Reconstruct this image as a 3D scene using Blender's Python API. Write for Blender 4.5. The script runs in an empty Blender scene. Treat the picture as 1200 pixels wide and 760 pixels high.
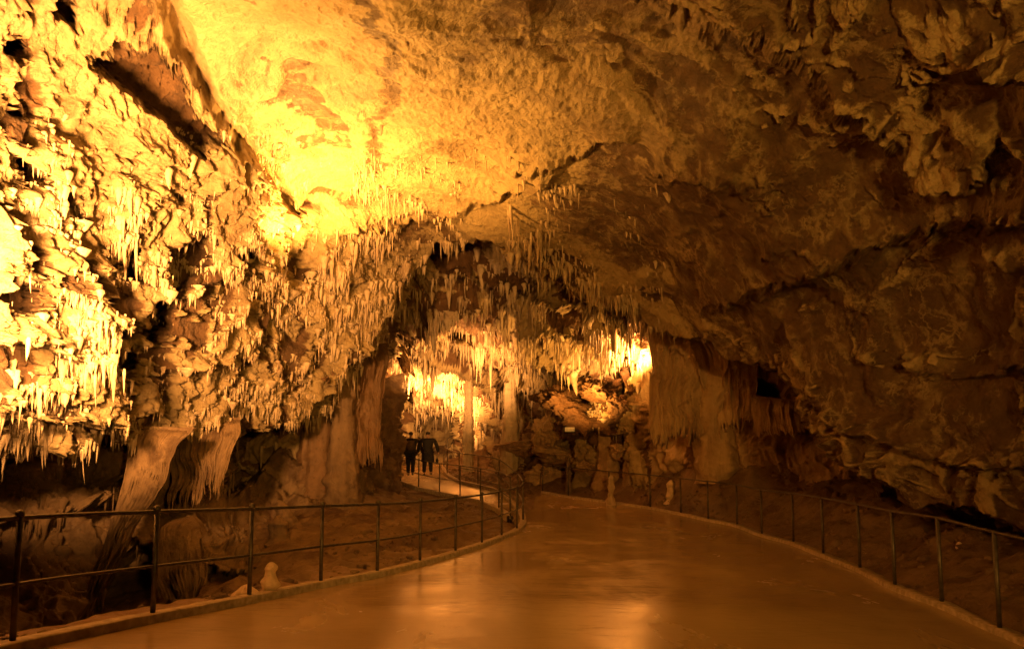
import bpy, bmesh, math, random
import numpy as np
from mathutils import Vector
random.seed(7); RNG = np.random.default_rng(7)
R = math.radians

# ------------------------------------------------------------------ camera, world, lights
scene = bpy.context.scene
COL = scene.collection
F, HOR, CZ, PITCH = 900.0, 555.0, 1.6, R(5.4)
SH = (HOR - 380) / F - math.tan(PITCH)
cam = bpy.data.cameras.new('camera'); co = bpy.data.objects.new('camera', cam); COL.objects.link(co)
co.location = (0, 0, CZ); co.rotation_euler = (math.pi/2 + PITCH, 0, 0)
cam.sensor_width = 36; cam.lens = F/1200*36; cam.shift_y = SH*F/1200; cam.clip_end = 500; cam.clip_start = .05
scene.camera = co
w = bpy.data.worlds.new('World'); scene.world = w; w.use_nodes = True
w.node_tree.nodes['Background'].inputs[0].default_value = (.3, .12, .03, 1)
w.node_tree.nodes['Background'].inputs[1].default_value = 0.0
scene.view_settings.view_transform = 'Standard'; scene.view_settings.look = 'None'
scene.view_settings.exposure = 0.0; scene.view_settings.gamma = 1
scene.render.engine = 'CYCLES'
cy = scene.cycles; cy.use_denoising = True; cy.max_bounces = 8; cy.diffuse_bounces = 5; cy.glossy_bounces = 3
cy.sample_clamp_indirect = 8; cy.use_adaptive_sampling = True; cy.adaptive_threshold = .02
cy.caustics_reflective = False

def P(px, py, Y):
    """pixel of the 1200x760 picture + distance ahead -> world point"""
    a = (np.asarray(px, float)-600)/F; v = (380-np.asarray(py, float))/F + SH
    dy = math.cos(PITCH) - v*math.sin(PITCH); dz = math.sin(PITCH) + v*math.cos(PITCH)
    Y = np.asarray(Y, float)
    return np.stack([a/dy*Y, Y+0*a, CZ + dz/dy*Y], -1)
def PV(px, py, Y): return Vector(P(px, py, Y).tolist())

WARM = (1.0, .44, .06)
def lamp(name, kind, loc, power, target=None, size=60, blend=.6, radius=.12, color=WARM):
    l = bpy.data.lights.new(name, kind); l.energy = power; l.color = color
    l.shadow_soft_size = radius
    o = bpy.data.objects.new(name, l); COL.objects.link(o); o.location = loc
    if kind == 'SPOT':
        l.spot_size = R(size); l.spot_blend = blend
    if target is not None:
        o.rotation_euler = (Vector(target)-Vector(loc)).to_track_quat('-Z', 'Y').to_euler()
    return o
# floodlights of the cave: standing on ledges outside the frame or tucked behind rock, apart from the added hall fill
PALE = (1.0, .41, .10); AMBER = (1.0, .41, .068)
lamp('wall_flood', 'SPOT', (-4.0, 4.2, 2.3), 19000, PV(30, 135, 11), 70, .75, .4, PALE)
lamp('wall_graze_flood', 'SPOT', (-5.0, 6.7, 3.3), 13500, PV(40, 270, 11), 92, .7, .35, PALE)
lamp('ceiling_flood', 'SPOT', PV(372, 308, 16.8), 4600, PV(385, 180, 16.4), 160, .5, .12, AMBER)
lamp('roof_flood', 'SPOT', (-5.0, 8.6, 4.2), 2200, PV(360, 60, 12), 100, 1.0, .3, AMBER)
lamp('hall_fill', 'SPOT', (3.8, -4.0, 2.6), 7200, PV(600, 365, 20), 62, 1.0, .5)  # added fill light behind the camera, brightens hall, curtain and left side
lamp('undercut_flood', 'SPOT', PV(-75, 528, 11.6), 330, PV(25, 556, 12.4), 110, .9, .1, PALE)
lamp('tunnel_flood', 'SPOT', PV(500, 494, 34.2), 8000, PV(502, 440, 37), 130, .6, .12, PALE)
lamp('tunnel_flood', 'SPOT', PV(552, 455, 29.5), 1900, PV(545, 405, 31.5), 140, .6, .12, PALE)
lamp('terrace_flood', 'SPOT', PV(684, 490, 26.4), 1700, PV(690, 410, 28), 140, .8, .12, AMBER)
lamp('curtain_flood', 'SPOT', PV(753, 430, 25.9), 2600, PV(724, 380, 27.0), 140, .6, .12, PALE)

# ------------------------------------------------------------------ helpers
def tag(o, label=None, cat=None, group=None, kind=None):
    if label: o['label'] = label
    if cat: o['category'] = cat
    if group: o['group'] = group
    if kind: o['kind'] = kind
    return o
def mesh_np(name, verts, faces, mat, parent=None, smooth=True):
    me = bpy.data.meshes.new(name)
    n = faces.shape[1]
    me.vertices.add(len(verts)); me.vertices.foreach_set('co', np.ascontiguousarray(verts, np.float32).ravel())
    me.loops.add(faces.size); me.loops.foreach_set('vertex_index', np.ascontiguousarray(faces, np.int32).ravel())
    me.polygons.add(len(faces)); me.polygons.foreach_set('loop_start', np.arange(0, faces.size, n, dtype=np.int32))
    if smooth: me.polygons.foreach_set('use_smooth', np.ones(len(faces), bool))
    me.update(calc_edges=True); me.materials.append(mat)
    o = bpy.data.objects.new(name, me); COL.objects.link(o)
    if parent is not None: o.parent = parent
    return o
def grid_faces(ny, nx):
    i = np.arange((ny-1)*(nx-1)); r = i//(nx-1); c = i % (nx-1); a = r*nx+c
    return np.stack([a, a+1, a+nx+1, a+nx], -1)

TAB = RNG.random((64, 64, 64)).astype(np.float32)*2-1
def N3(p, s, seed=0, st=(1, 1, 1)):
    """value noise at frequency s (cells per metre) in -1..1"""
    q = (p*np.array(st, np.float32)*s + np.array([seed*17.13, seed*5.71, seed*29.3])).astype(np.float32)
    i = np.floor(q).astype(np.int32); f = q-i; f = f*f*f*(f*(f*6-15)+10); i &= 63; j = (i+1) & 63
    x0, y0, z0 = i[..., 0], i[..., 1], i[..., 2]; x1, y1, z1 = j[..., 0], j[..., 1], j[..., 2]
    fx, fy, fz = f[..., 0], f[..., 1], f[..., 2]
    a = TAB[x0, y0, z0]*(1-fx)+TAB[x1, y0, z0]*fx; b = TAB[x0, y1, z0]*(1-fx)+TAB[x1, y1, z0]*fx
    c = TAB[x0, y0, z1]*(1-fx)+TAB[x1, y0, z1]*fx; d = TAB[x0, y1, z1]*(1-fx)+TAB[x1, y1, z1]*fx
    return (a*(1-fy)+b*fy)*(1-fz)+(c*(1-fy)+d*fy)*fz
def fbm(p, s, o=4, seed=0, st=(1, 1, 1), g=.5):
    t = 0; a = 1
    for k in range(o): t = t+a*N3(p, s*2.03**k, seed+k, st); a *= g
    return t
def ridge(p, s, o=3, seed=0, st=(1, 1, 1), g=.5):
    t = 0; a = 1; n = 0
    for k in range(o): t = t+a*(1-np.abs(N3(p, s*2.1**k, seed+k, st))*2); n += a; a *= g
    return t/n
def sm(x, a, b):
    t = np.clip((x-a)/(b-a), 0, 1); return t*t*(3-2*t)

def tps(ctrl):
    c = np.array(ctrl, float); x = c[:, :2]/100; y = np.log(c[:, 2])
    def U(r2): return .5*r2*np.log(r2+1e-9)
    K = U(((x[:, None]-x[None])**2).sum(-1)) + np.eye(len(x))*.02
    Q = np.hstack([np.ones((len(x), 1)), x]); A = np.block([[K, Q], [Q.T, np.zeros((3, 3))]])
    s = np.linalg.solve(A, np.concatenate([y, np.zeros(3)]))
    def f(px, py):
        q = np.stack([px, py], -1).reshape(-1, 2)/100; t = s[-3]+q@s[-2:]
        for k in range(len(x)): t = t+s[k]*U(((q-x[k])**2).sum(-1))
        return np.exp(t).reshape(px.shape)
    return f
def seg_dist(px, py, pts):
    """distance to polyline, the nearest point, and the side (cross product sign)"""
    best = np.full(px.shape, 1e9); sx = px*0; sy = py*0; side = px*0
    for (ax, ay), (bx, by) in zip(pts[:-1], pts[1:]):
        dx, dy = bx-ax, by-ay; t = np.clip(((px-ax)*dx+(py-ay)*dy)/(dx*dx+dy*dy), 0, 1)
        cx, cy_ = ax+t*dx, ay+t*dy; d = np.hypot(px-cx, py-cy_); m = d < best
        best = np.where(m, d, best); sx = np.where(m, cx, sx); sy = np.where(m, cy_, sy)
        side = np.where(m, dx*(py-ay)-dy*(px-ax), side)
    return best, sx, sy, side
def inside(px, py, poly):
    r = np.zeros(px.shape, bool); n = len(poly)
    for k in range(n):
        ax, ay = poly[k]; bx, by = poly[(k+1) % n]
        if ay == by: continue
        r ^= ((ay > py) != (by > py)) & (px < (bx-ax)*(py-ay)/(by-ay)+ax)
    return r
def coords(a0, a, b, b1, step):
    """fine spacing inside [a, b], growing outwards"""
    mid = list(np.arange(a, b, step)); lo = []; x = a; s = step
    while x > a0: s = min(s*1.06, 14); x -= s; lo.append(x)
    hi = []; x = mid[-1]; s = step
    while x < b1: s = min(s*1.06, 14); x += s; hi.append(x)
    return np.array(lo[::-1]+mid+hi)

def sheet(name, xs, ys, ctrl, shape_fn, disp_fn, mat, rim=None, curl=.055, curl_px=60):
    px, py = np.meshgrid(xs, ys); px_o, py_o = px, py
    # depth on a coarse grid then bilinear: the base surface is smooth
    gx = np.linspace(xs[0], xs[-1], 260); gy = np.linspace(ys[0], ys[-1], 200)
    D = tps(ctrl)(*np.meshgrid(gx, gy))
    ix = np.interp(xs, gx, np.arange(260)); iy = np.interp(ys, gy, np.arange(200))
    x0 = np.minimum(ix.astype(int), 258); y0 = np.minimum(iy.astype(int), 198); fx = (ix-x0)[None]; fy = (iy-y0)[:, None]
    D = (D[y0][:, x0]*(1-fx)+D[y0][:, x0+1]*fx)*(1-fy)+(D[y0+1][:, x0]*(1-fx)+D[y0+1][:, x0+1]*fx)*fy
    D0 = D; keep = np.ones(px.shape, bool); back = 0*px
    if rim is not None:
        wob = np.stack([px/100, py/100, 0*px], -1)
        wx = px+14*fbm(wob, 2.2, 4, 40); wy = py+16*fbm(wob, 2.6, 5, 50, (1.6, .7, 1))
        d, sx, sy, _ = seg_dist(wx, wy, rim); ins = inside(wx, wy, rim)
        back = np.where(ins, d, 0.)
        ddx, ddy = (sx-wx), (sy-wy)
        px2 = px+np.where(ins, ddx*1.25, 0); py2 = py+np.where(ins, ddy*1.25, 0)
        keep = back < curl_px
        D = D + shape_fn(np.where(ins, px2, px), np.where(ins, py2, py), D) + back*curl*np.clip(D/12, .6, 2)
        px, py = np.where(ins, px2, px), np.where(ins, py2, py)
    else:
        D = D+shape_fn(px, py, D)
    V = P(px, py, D)
    def normals(V):
        gu = np.gradient(V, axis=1); gv = np.gradient(V, axis=0); n = np.cross(gu, gv)
        n /= np.linalg.norm(n, axis=-1, keepdims=True)+1e-9
        return n*np.where((n*(V-np.array([0, 0, CZ]))).sum(-1, keepdims=True) > 0, -1, 1)
    n = normals(P(px_o, py_o, D0))     # the base surface alone: smooth, so that the displacement does not fold over
    n /= np.linalg.norm(n, axis=-1, keepdims=True)+1e-9
    dv, crust_a = disp_fn(V.astype(np.float32), px, py, n); V = V+dv
    nn = normals(V)
    ny, nx = px.shape; f = grid_faces(ny, nx); kf = keep.ravel()
    f = f[kf[f].all(1)]
    used = np.zeros(ny*nx, bool); used[f.ravel()] = True; idx = np.cumsum(used)-1
    o = mesh_np(name, V.reshape(-1, 3)[used], idx[f], mat)
    at = o.data.attributes.new('crust', 'FLOAT', 'POINT'); at.data.foreach_set('value', np.broadcast_to(crust_a, px.shape).reshape(-1)[used].astype(np.float32))
    tag(o, kind='structure')
    return dict(o=o, V=V, n=nn, px=px, py=py, keep=keep, back=back)

# ------------------------------------------------------------------ materials
def rock(name, light, dark, patch=(.12, .055, .03), patch_amt=.5, rough=.55, scale=1.0, bump=.35, streak=.5, patch_scale=.55, stretch=.22, fine=1.0, attr=False, veins=0.):
    m = bpy.data.materials.new(name); m.use_nodes = True; nt = m.node_tree; N = nt.nodes; L = nt.links
    b = N['Principled BSDF']; tc = N.new('ShaderNodeTexCoord')
    def noise(s, d=8, r=.6, vec=None, dist=0.):
        n = N.new('ShaderNodeTexNoise'); n.inputs['Scale'].default_value = s; n.inputs['Detail'].default_value = d
        n.inputs['Roughness'].default_value = r; n.inputs['Distortion'].default_value = dist
        L.new(vec or tc.outputs['Object'], n.inputs['Vector']); return n.outputs[0]
    def ramp(src, a, bb, lo=0, hi=1):
        n = N.new('ShaderNodeMapRange'); n.interpolation_type = 'SMOOTHSTEP'
        n.inputs[1].default_value = a; n.inputs[2].default_value = bb; n.inputs[3].default_value = lo; n.inputs[4].default_value = hi
        L.new(src, n.inputs[0]); return n.outputs[0]
    def mix(fac, a, c):
        n = N.new('ShaderNodeMix'); n.data_type = 'RGBA'
        if isinstance(fac, float): n.inputs[0].default_value = fac
        else: L.new(fac, n.inputs[0])
        for s, v in ((6, a), (7, c)):
            if isinstance(v, tuple): n.inputs[s].default_value = (*v, 1)
            else: L.new(v, n.inputs[s])
        return n.outputs[2]
    def math_(op, a, c):
        n = N.new('ShaderNodeMath'); n.operation = op
        for s, v in ((0, a), (1, c)):
            if isinstance(v, (int, float)): n.inputs[s].default_value = v
            else: L.new(v, n.inputs[s])
        return n.outputs[0]
    mp = N.new('ShaderNodeMapping'); mp.inputs['Scale'].default_value = (1, 1, stretch); L.new(tc.outputs['Object'], mp.inputs['Vector'])
    st = noise(5*scale, 6, .65, mp.outputs[0], .4)
    base = mix(ramp(noise(.9*scale, 10, .68, dist=.5), .36, .64), dark, light)
    base = mix(math_('MULTIPLY', ramp(st, .35, .62), streak), base, tuple(c*1.15 for c in light))
    p = ramp(noise(patch_scale, 9, .62, dist=1.2), .53, .60)
    base = mix(math_('MULTIPLY', p, patch_amt), base, patch)
    vh = None
    if veins:
        nd = N.new('ShaderNodeTexNoise'); nd.inputs['Scale'].default_value = 1.1; nd.inputs['Detail'].default_value = 7; nd.inputs['Roughness'].default_value = .65; L.new(tc.outputs['Object'], nd.inputs['Vector'])
        va = N.new('ShaderNodeVectorMath'); va.operation = 'MULTIPLY_ADD'; L.new(nd.outputs['Color'], va.inputs[0]); va.inputs[1].default_value = (1.3, 1.3, 1.3); L.new(tc.outputs['Object'], va.inputs[2])
        lines = None
        for sc_, w_, sd_ in ((.75, .09, (.40, .62)), (1.9, .13, (.45, .60)), (4.2, .15, (.50, .62))):
            vo = N.new('ShaderNodeTexVoronoi'); vo.feature = 'DISTANCE_TO_EDGE'; vo.inputs['Scale'].default_value = sc_; L.new(va.outputs[0], vo.inputs['Vector'])
            l_ = math_('MULTIPLY', ramp(vo.outputs['Distance'], 0., w_, 1, 0), ramp(noise(.5*sc_+.2, 5, .6), *sd_))
            lines = l_ if lines is None else math_('MAXIMUM', lines, l_)
        vh = math_('MULTIPLY', lines, veins)
    speck = ramp(noise(9*scale, 5, .7), .56, .70)
    base = mix(math_('MULTIPLY', speck, .55), base, tuple(c*.45 for c in dark))
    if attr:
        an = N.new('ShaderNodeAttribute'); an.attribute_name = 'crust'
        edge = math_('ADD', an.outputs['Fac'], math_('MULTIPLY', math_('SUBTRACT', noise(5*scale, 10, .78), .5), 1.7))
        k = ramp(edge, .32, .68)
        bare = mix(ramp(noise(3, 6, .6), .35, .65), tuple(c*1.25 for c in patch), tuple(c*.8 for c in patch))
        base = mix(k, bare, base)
    if vh is not None: base = mix(vh, base, light)
    L.new(base, b.inputs['Base Color'])
    L.new(ramp(noise(2*scale, 4), .3, .7, rough-.12, rough+.18), b.inputs['Roughness'])
    b.inputs['Specular IOR Level'].default_value = .4
    b1 = N.new('ShaderNodeBump'); b1.inputs['Strength'].default_value = bump; b1.inputs['Distance'].default_value = .12
    h = math_('ADD', math_('MULTIPLY', noise(7*scale, 9, .7, dist=.3), 1.0*fine), math_('MULTIPLY', st, .8))
    h = math_('ADD', h, math_('MULTIPLY', noise(24*scale, 6, .75), .45))
    h = math_('SUBTRACT', h, math_('MULTIPLY', p, .25*patch_amt))
    if vh is not None: h = math_('ADD', h, math_('MULTIPLY', vh, .55))
    L.new(h, b1.inputs['Height']); L.new(b1.outputs[0], b.inputs['Normal'])
    return m
M = {}
M['wall'] = rock('crusted_calcite', (.46, .365, .205), (.27, .20, .105), (.12, .07, .035), .25, bump=1.0, scale=1.25, attr=True)
M['ceiling'] = rock('ceiling_limestone', (.40, .315, .175), (.27, .20, .105), (.095, .055, .026), .45, bump=.75, patch_scale=.38, attr=True, veins=.62)
M['back'] = rock('hall_limestone', (.42, .33, .18), (.24, .175, .095), (.12, .065, .03), .4, bump=.8, attr=True)
M['lower'] = rock('dark_limestone', (.24, .165, .095), (.13, .085, .05), (.08, .045, .025), .7, bump=.6, rough=.5)  # darker tone than the vault and hall limestone
M['drip'] = rock('dripstone', (.50, .41, .28), (.32, .24, .16), (.16, .08, .045), .35, bump=.5, streak=.7, scale=1.6)
M['curtain'] = rock('flowstone', (.40, .285, .165), (.25, .16, .09), (.15, .075, .04), .5, bump=.5, streak=.8, stretch=.08, rough=.42)
M['red'] = rock('red_flowstone', (.19, .115, .06), (.11, .065, .033), (.12, .045, .025), .5, bump=.5, streak=.8, stretch=.07, rough=.4)
M['ground'] = rock('cave_earth', (.24, .16, .09), (.14, .09, .05), (.08, .04, .025), .6, bump=.6, streak=0.)
M['gravel'] = rock('pale_gravel', (.46, .32, .22), (.30, .20, .13), (.2, .12, .08), .3, bump=.8, scale=3, streak=0.)
M['pale'] = rock('pale_stalagmite', (.68, .54, .38), (.52, .38, .25), (.3, .18, .1), .3, bump=.4, scale=3)

def floor_mat():
    m = bpy.data.materials.new('wet_concrete'); m.use_nodes = True; nt = m.node_tree; N = nt.nodes; L = nt.links
    b = N['Principled BSDF']; tc = N.new('ShaderNodeTexCoord')
    def noise(s, d, r, st=(1, 1, 1)):
        mp = N.new('ShaderNodeMapping'); mp.inputs['Scale'].default_value = st; L.new(tc.outputs['Object'], mp.inputs['Vector'])
        n = N.new('ShaderNodeTexNoise'); n.inputs['Scale'].default_value = s; n.inputs['Detail'].default_value = d; n.inputs['Roughness'].default_value = r
        n.inputs['Distortion'].default_value = .6
        L.new(mp.outputs[0], n.inputs['Vector']); return n.outputs[0]
    def ramp(src, stops):
        n = N.new('ShaderNodeValToRGB'); L.new(src, n.inputs[0]); e = n.color_ramp.elements
        e[0].position, e[0].color = stops[0][0], (*stops[0][1], 1); e[1].position, e[1].color = stops[-1][0], (*stops[-1][1], 1)
        for p, c in stops[1:-1]: k = e.new(p); k.color = (*c, 1)
        return n.outputs[0]
    L.new(ramp(noise(.55, 9, .62, (1, .7, 1)), [(.28, (.33, .235, .115)), (.5, (.39, .285, .14)), (.75, (.45, .335, .17))]), b.inputs['Base Color'])
    L.new(ramp(noise(.8, 8, .6, (1, .5, 1)), [(.30, (.10,)*3), (.52, (.20,)*3), (.75, (.36,)*3)]), b.inputs['Roughness'])
    b.inputs['Specular IOR Level'].default_value = .9
    bm_ = N.new('ShaderNodeBump'); bm_.inputs['Strength'].default_value = .2; bm_.inputs['Distance'].default_value = .03
    ad = N.new('ShaderNodeMath'); ad.operation = 'MULTIPLY_ADD'; L.new(noise(60, 4, .7), ad.inputs[0]); ad.inputs[1].default_value = .10; L.new(noise(3.5, 7, .6, (.7, 1.6, 1)), ad.inputs[2]); L.new(ad.outputs[0], bm_.inputs['Height']); L.new(bm_.outputs[0], b.inputs['Normal'])
    return m
M['floor'] = floor_mat()
def plain(name, col, rough=.5, metal=0., bump=0, sc=30):
    m = bpy.data.materials.new(name); m.use_nodes = True; nt = m.node_tree; N = nt.nodes; L = nt.links; b = N['Principled BSDF']
    tc = N.new('ShaderNodeTexCoord'); n = N.new('ShaderNodeTexNoise'); n.inputs['Scale'].default_value = sc; n.inputs['Detail'].default_value = 6
    L.new(tc.outputs['Object'], n.inputs['Vector']); r = N.new('ShaderNodeValToRGB'); L.new(n.outputs[0], r.inputs[0])
    e = r.color_ramp.elements; e[0].position = .35; e[1].position = .7
    e[0].color = (*[c*.6 for c in col], 1); e[1].color = (*[c*1.2 for c in col], 1)
    L.new(r.outputs[0], b.inputs['Base Color']); b.inputs['Roughness'].default_value = rough; b.inputs['Metallic'].default_value = metal
    if bump:
        k = N.new('ShaderNodeBump'); k.inputs['Strength'].default_value = bump; k.inputs['Distance'].default_value = .01
        L.new(n.outputs[0], k.inputs['Height']); L.new(k.outputs[0], b.inputs['Normal'])
    return m
M['steel'] = plain('weathered_rail_steel', (.10, .085, .07), .45, .6, .2, 14)
M['kerb'] = plain('concrete_kerb', (.42, .34, .24), .6, 0, .6, 12)
M['skin'] = plain('skin', (.45, .27, .18), .5)
M['coat'] = plain('dark_coat', (.022, .018, .018), .8)
M['jacket'] = plain('black_jacket', (.03, .024, .022), .75)
M['trouser'] = plain('dark_trousers', (.02, .018, .02), .85)
M['hair'] = plain('dark_hair', (.02, .012, .008), .6)
M['shoe'] = plain('black_shoe', (.015, .012, .01), .5)
M['pack'] = plain('brown_pack', (.16, .10, .06), .7)

# ------------------------------------------------------------------ ledges and hollows of the main vault
def ledge(px, py, line, amp, up=60, lo=5, rag=7):
    """rock standing proud above a line drawn left to right and cut back sharply below it"""
    q = np.stack([px/100, py/100, 0*px], -1)
    wx = px; rg_ = rag*fbm(q, 5, 4, 60, (2, .8, 1))
    x0, x1 = line[0][0], line[-1][0]
    yl = np.interp(wx, [a for a, _ in line], [b for _, b in line]); s = yl-py; s = s-rg_*np.exp(-np.abs(s)/14)
    ends = sm(wx, x0-5, x0+40)*(1-sm(wx, x1-40, x1+5))
    return -amp*ends*np.where(s > 0, np.exp(-np.maximum(s, 0)/up), 1-sm(-s, 0, lo))
def hollow(px, py, poly, amp, soft=10, rag=8):
    q = np.stack([px/100, py/100, 0*px], -1)
    wx = px+rag*fbm(q, 4, 4, 70); wy = py+rag*fbm(q, 4, 4, 75)
    d, *_ = seg_dist(wx, wy, poly+[poly[0]]); return amp*np.where(inside(wx, wy, poly), sm(d, 0, soft), 0)

S1C = [(-600, 300, 4.5), (-300, 100, 6), (-300, 400, 6.5), (-150, 540, 8.5), (0, 0, 8.8), (0, 150, 9.3), (0, 300, 10), (0, 450, 10.5), (0, 520, 10.8),
 (120, 0, 10), (100, 150, 11.3), (120, 300, 12.2), (120, 490, 13), (250, 200, 14.3), (230, 330, 15), (230, 490, 16), (340, 260, 17.5), (330, 400, 18.5),
 (400, 330, 20), (420, 430, 21.5), (350, 490, 19.5), (250, 0, 10.2), (300, 100, 12.8), (370, 215, 17.5), (400, 0, 10.4), (400, 120, 13.8),
 (500, 0, 10.3), (500, 120, 13.9), (500, 220, 18.3), (500, 280, 22), (600, 0, 10.2), (600, 150, 14.7), (600, 250, 19), (650, 320, 21.5), (700, 0, 9.8),
 (700, 120, 13), (700, 250, 18), (760, 370, 21), (800, 0, 9.2), (800, 120, 12), (800, 250, 15.5), (850, 380, 18.5), (900, 0, 8.8), (900, 150, 11.5),
 (930, 300, 14), (930, 430, 16), (1000, 100, 9.8), (1050, 250, 11.5), (970, 500, 15.5), (1050, 400, 13.3), (1060, 570, 13.2), (1200, 0, 7.8),
 (1200, 150, 8.5), (1200, 300, 9.3), (1200, 450, 10), (1200, 630, 10.6), (1400, 300, 7), (1400, 700, 7.5), (1700, 400, 4.5), (0, -250, 5.8),
 (600, -250, 6.3), (1200, -250, 5.5), (600, -600, 4.0), (-500, -500, 4), (1600, -500, 4)]
RIM1 = [(-900, 800), (-250, 575), (-60, 535), (0, 522), (60, 522), (130, 515), (200, 522), (260, 505), (330, 505), (378, 475), (428, 410), (455, 340),
 (490, 285), (560, 285), (620, 305), (680, 338), (760, 380), (820, 398), (870, 414), (920, 444), (945, 485), (985, 525), (1030, 570), (1100, 602),
 (1200, 645), (1300, 700), (1900, 1000), (1900, 1600), (-900, 1600)]
HOLES = [([(95, 66), (130, 50), (175, 34), (205, 55), (215, 90), (248, 130), (225, 172), (195, 150), (160, 115), (120, 90)], 1.15, 12), ([(12, 48), (45, 42), (52, 72), (25, 78)], 1, 8), ([(18, 112), (52, 118), (48, 138), (22, 134)], 1, 8),
 ([(100, 285), (165, 280), (158, 335), (125, 325)], 1.4, 10), ([(-20, 320), (30, 330), (35, 365), (-20, 370)], 1.2, 10), ([(10, 175), (45, 180), (55, 215), (20, 225)], 1., 10), ([(60, 230), (95, 235), (90, 262), (62, 260)], .9, 10),
 ([(255, 290), (290, 270), (300, 300), (262, 330)], .9, 10), ([(165, 320), (200, 270), (220, 245), (240, 300), (200, 360), (190, 405), (160, 405)], 1.9, 14), ([(90, 402), (150, 398), (180, 415), (165, 452), (110, 448)], 2., 14),
 ([(-20, 455), (30, 450), (92, 475), (60, 492), (-20, 480)], 1., 10), ([(80, 5), (105, 10), (100, 40), (78, 30)], .8, 8), ([(180, 225), (196, 222), (200, 238), (184, 240)], .7, 6)]
def shape1(px, py, D):
    t = 0
    for pl, am, so in HOLES: t = t+hollow(px, py, pl, am, so)
    # groove between wall and roof
    d, _, _, sd = seg_dist(px, py, [(150, -80), (200, 20), (262, 130), (352, 245)])
    q = np.stack([px/100, py/100, 0*px], -1); dd = np.where(sd > 0, d, d*3)+8*fbm(q, 4, 3, 90)
    t = t+.9*np.exp(-(dd/16)**2)
    t = t+ledge(px, py, [(-60, 470), (20, 478), (90, 492), (150, 500)], .9, 45)+ledge(px, py, [(-60, 395), (30, 398), (110, 432), (170, 452)], .8, 40)
    t = t+ledge(px, py, [(-60, 300), (40, 318), (110, 350), (150, 340)], .7, 40)+ledge(px, py, [(60, 365), (130, 385), (200, 380)], .6, 30)
    t = t+ledge(px, py, [(180, 360), (240, 330), (320, 300)], .5, 50)+ledge(px, py, [(190, 440), (260, 425), (340, 400)], .6, 50)
    t = t+ledge(px, py, [(380, 272), (470, 262), (560, 250), (620, 225), (670, 180)], .6, 40)
    t = t+ledge(px, py, [(560, 205), (640, 190), (700, 165), (760, 150)], .4, 40)
    t = t+ledge(px, py, [(690, 20), (780, 62), (880, 100), (940, 140), (1000, 195), (1050, 252), (1090, 250), (1130, 190)], .6, 110, 8, 12)
    t = t+ledge(px, py, [(760, 190), (830, 205), (890, 215)], .5, 30)
    t = t+ledge(px, py, [(820, 362), (900, 335), (980, 305), (1080, 285), (1230, 265)], .9, 130, 14, 12)
    t = t+ledge(px, py, [(1100, 90), (1160, 110), (1260, 60)], .5, 60)
    t = t+ledge(px, py, [(1020, 410), (1090, 440), (1150, 435), (1230, 470)], .25, 40)
    t = t+ledge(px, py, [(930, 455), (1010, 500), (1100, 545), (1230, 560)], .4, 60)
    return t
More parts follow.
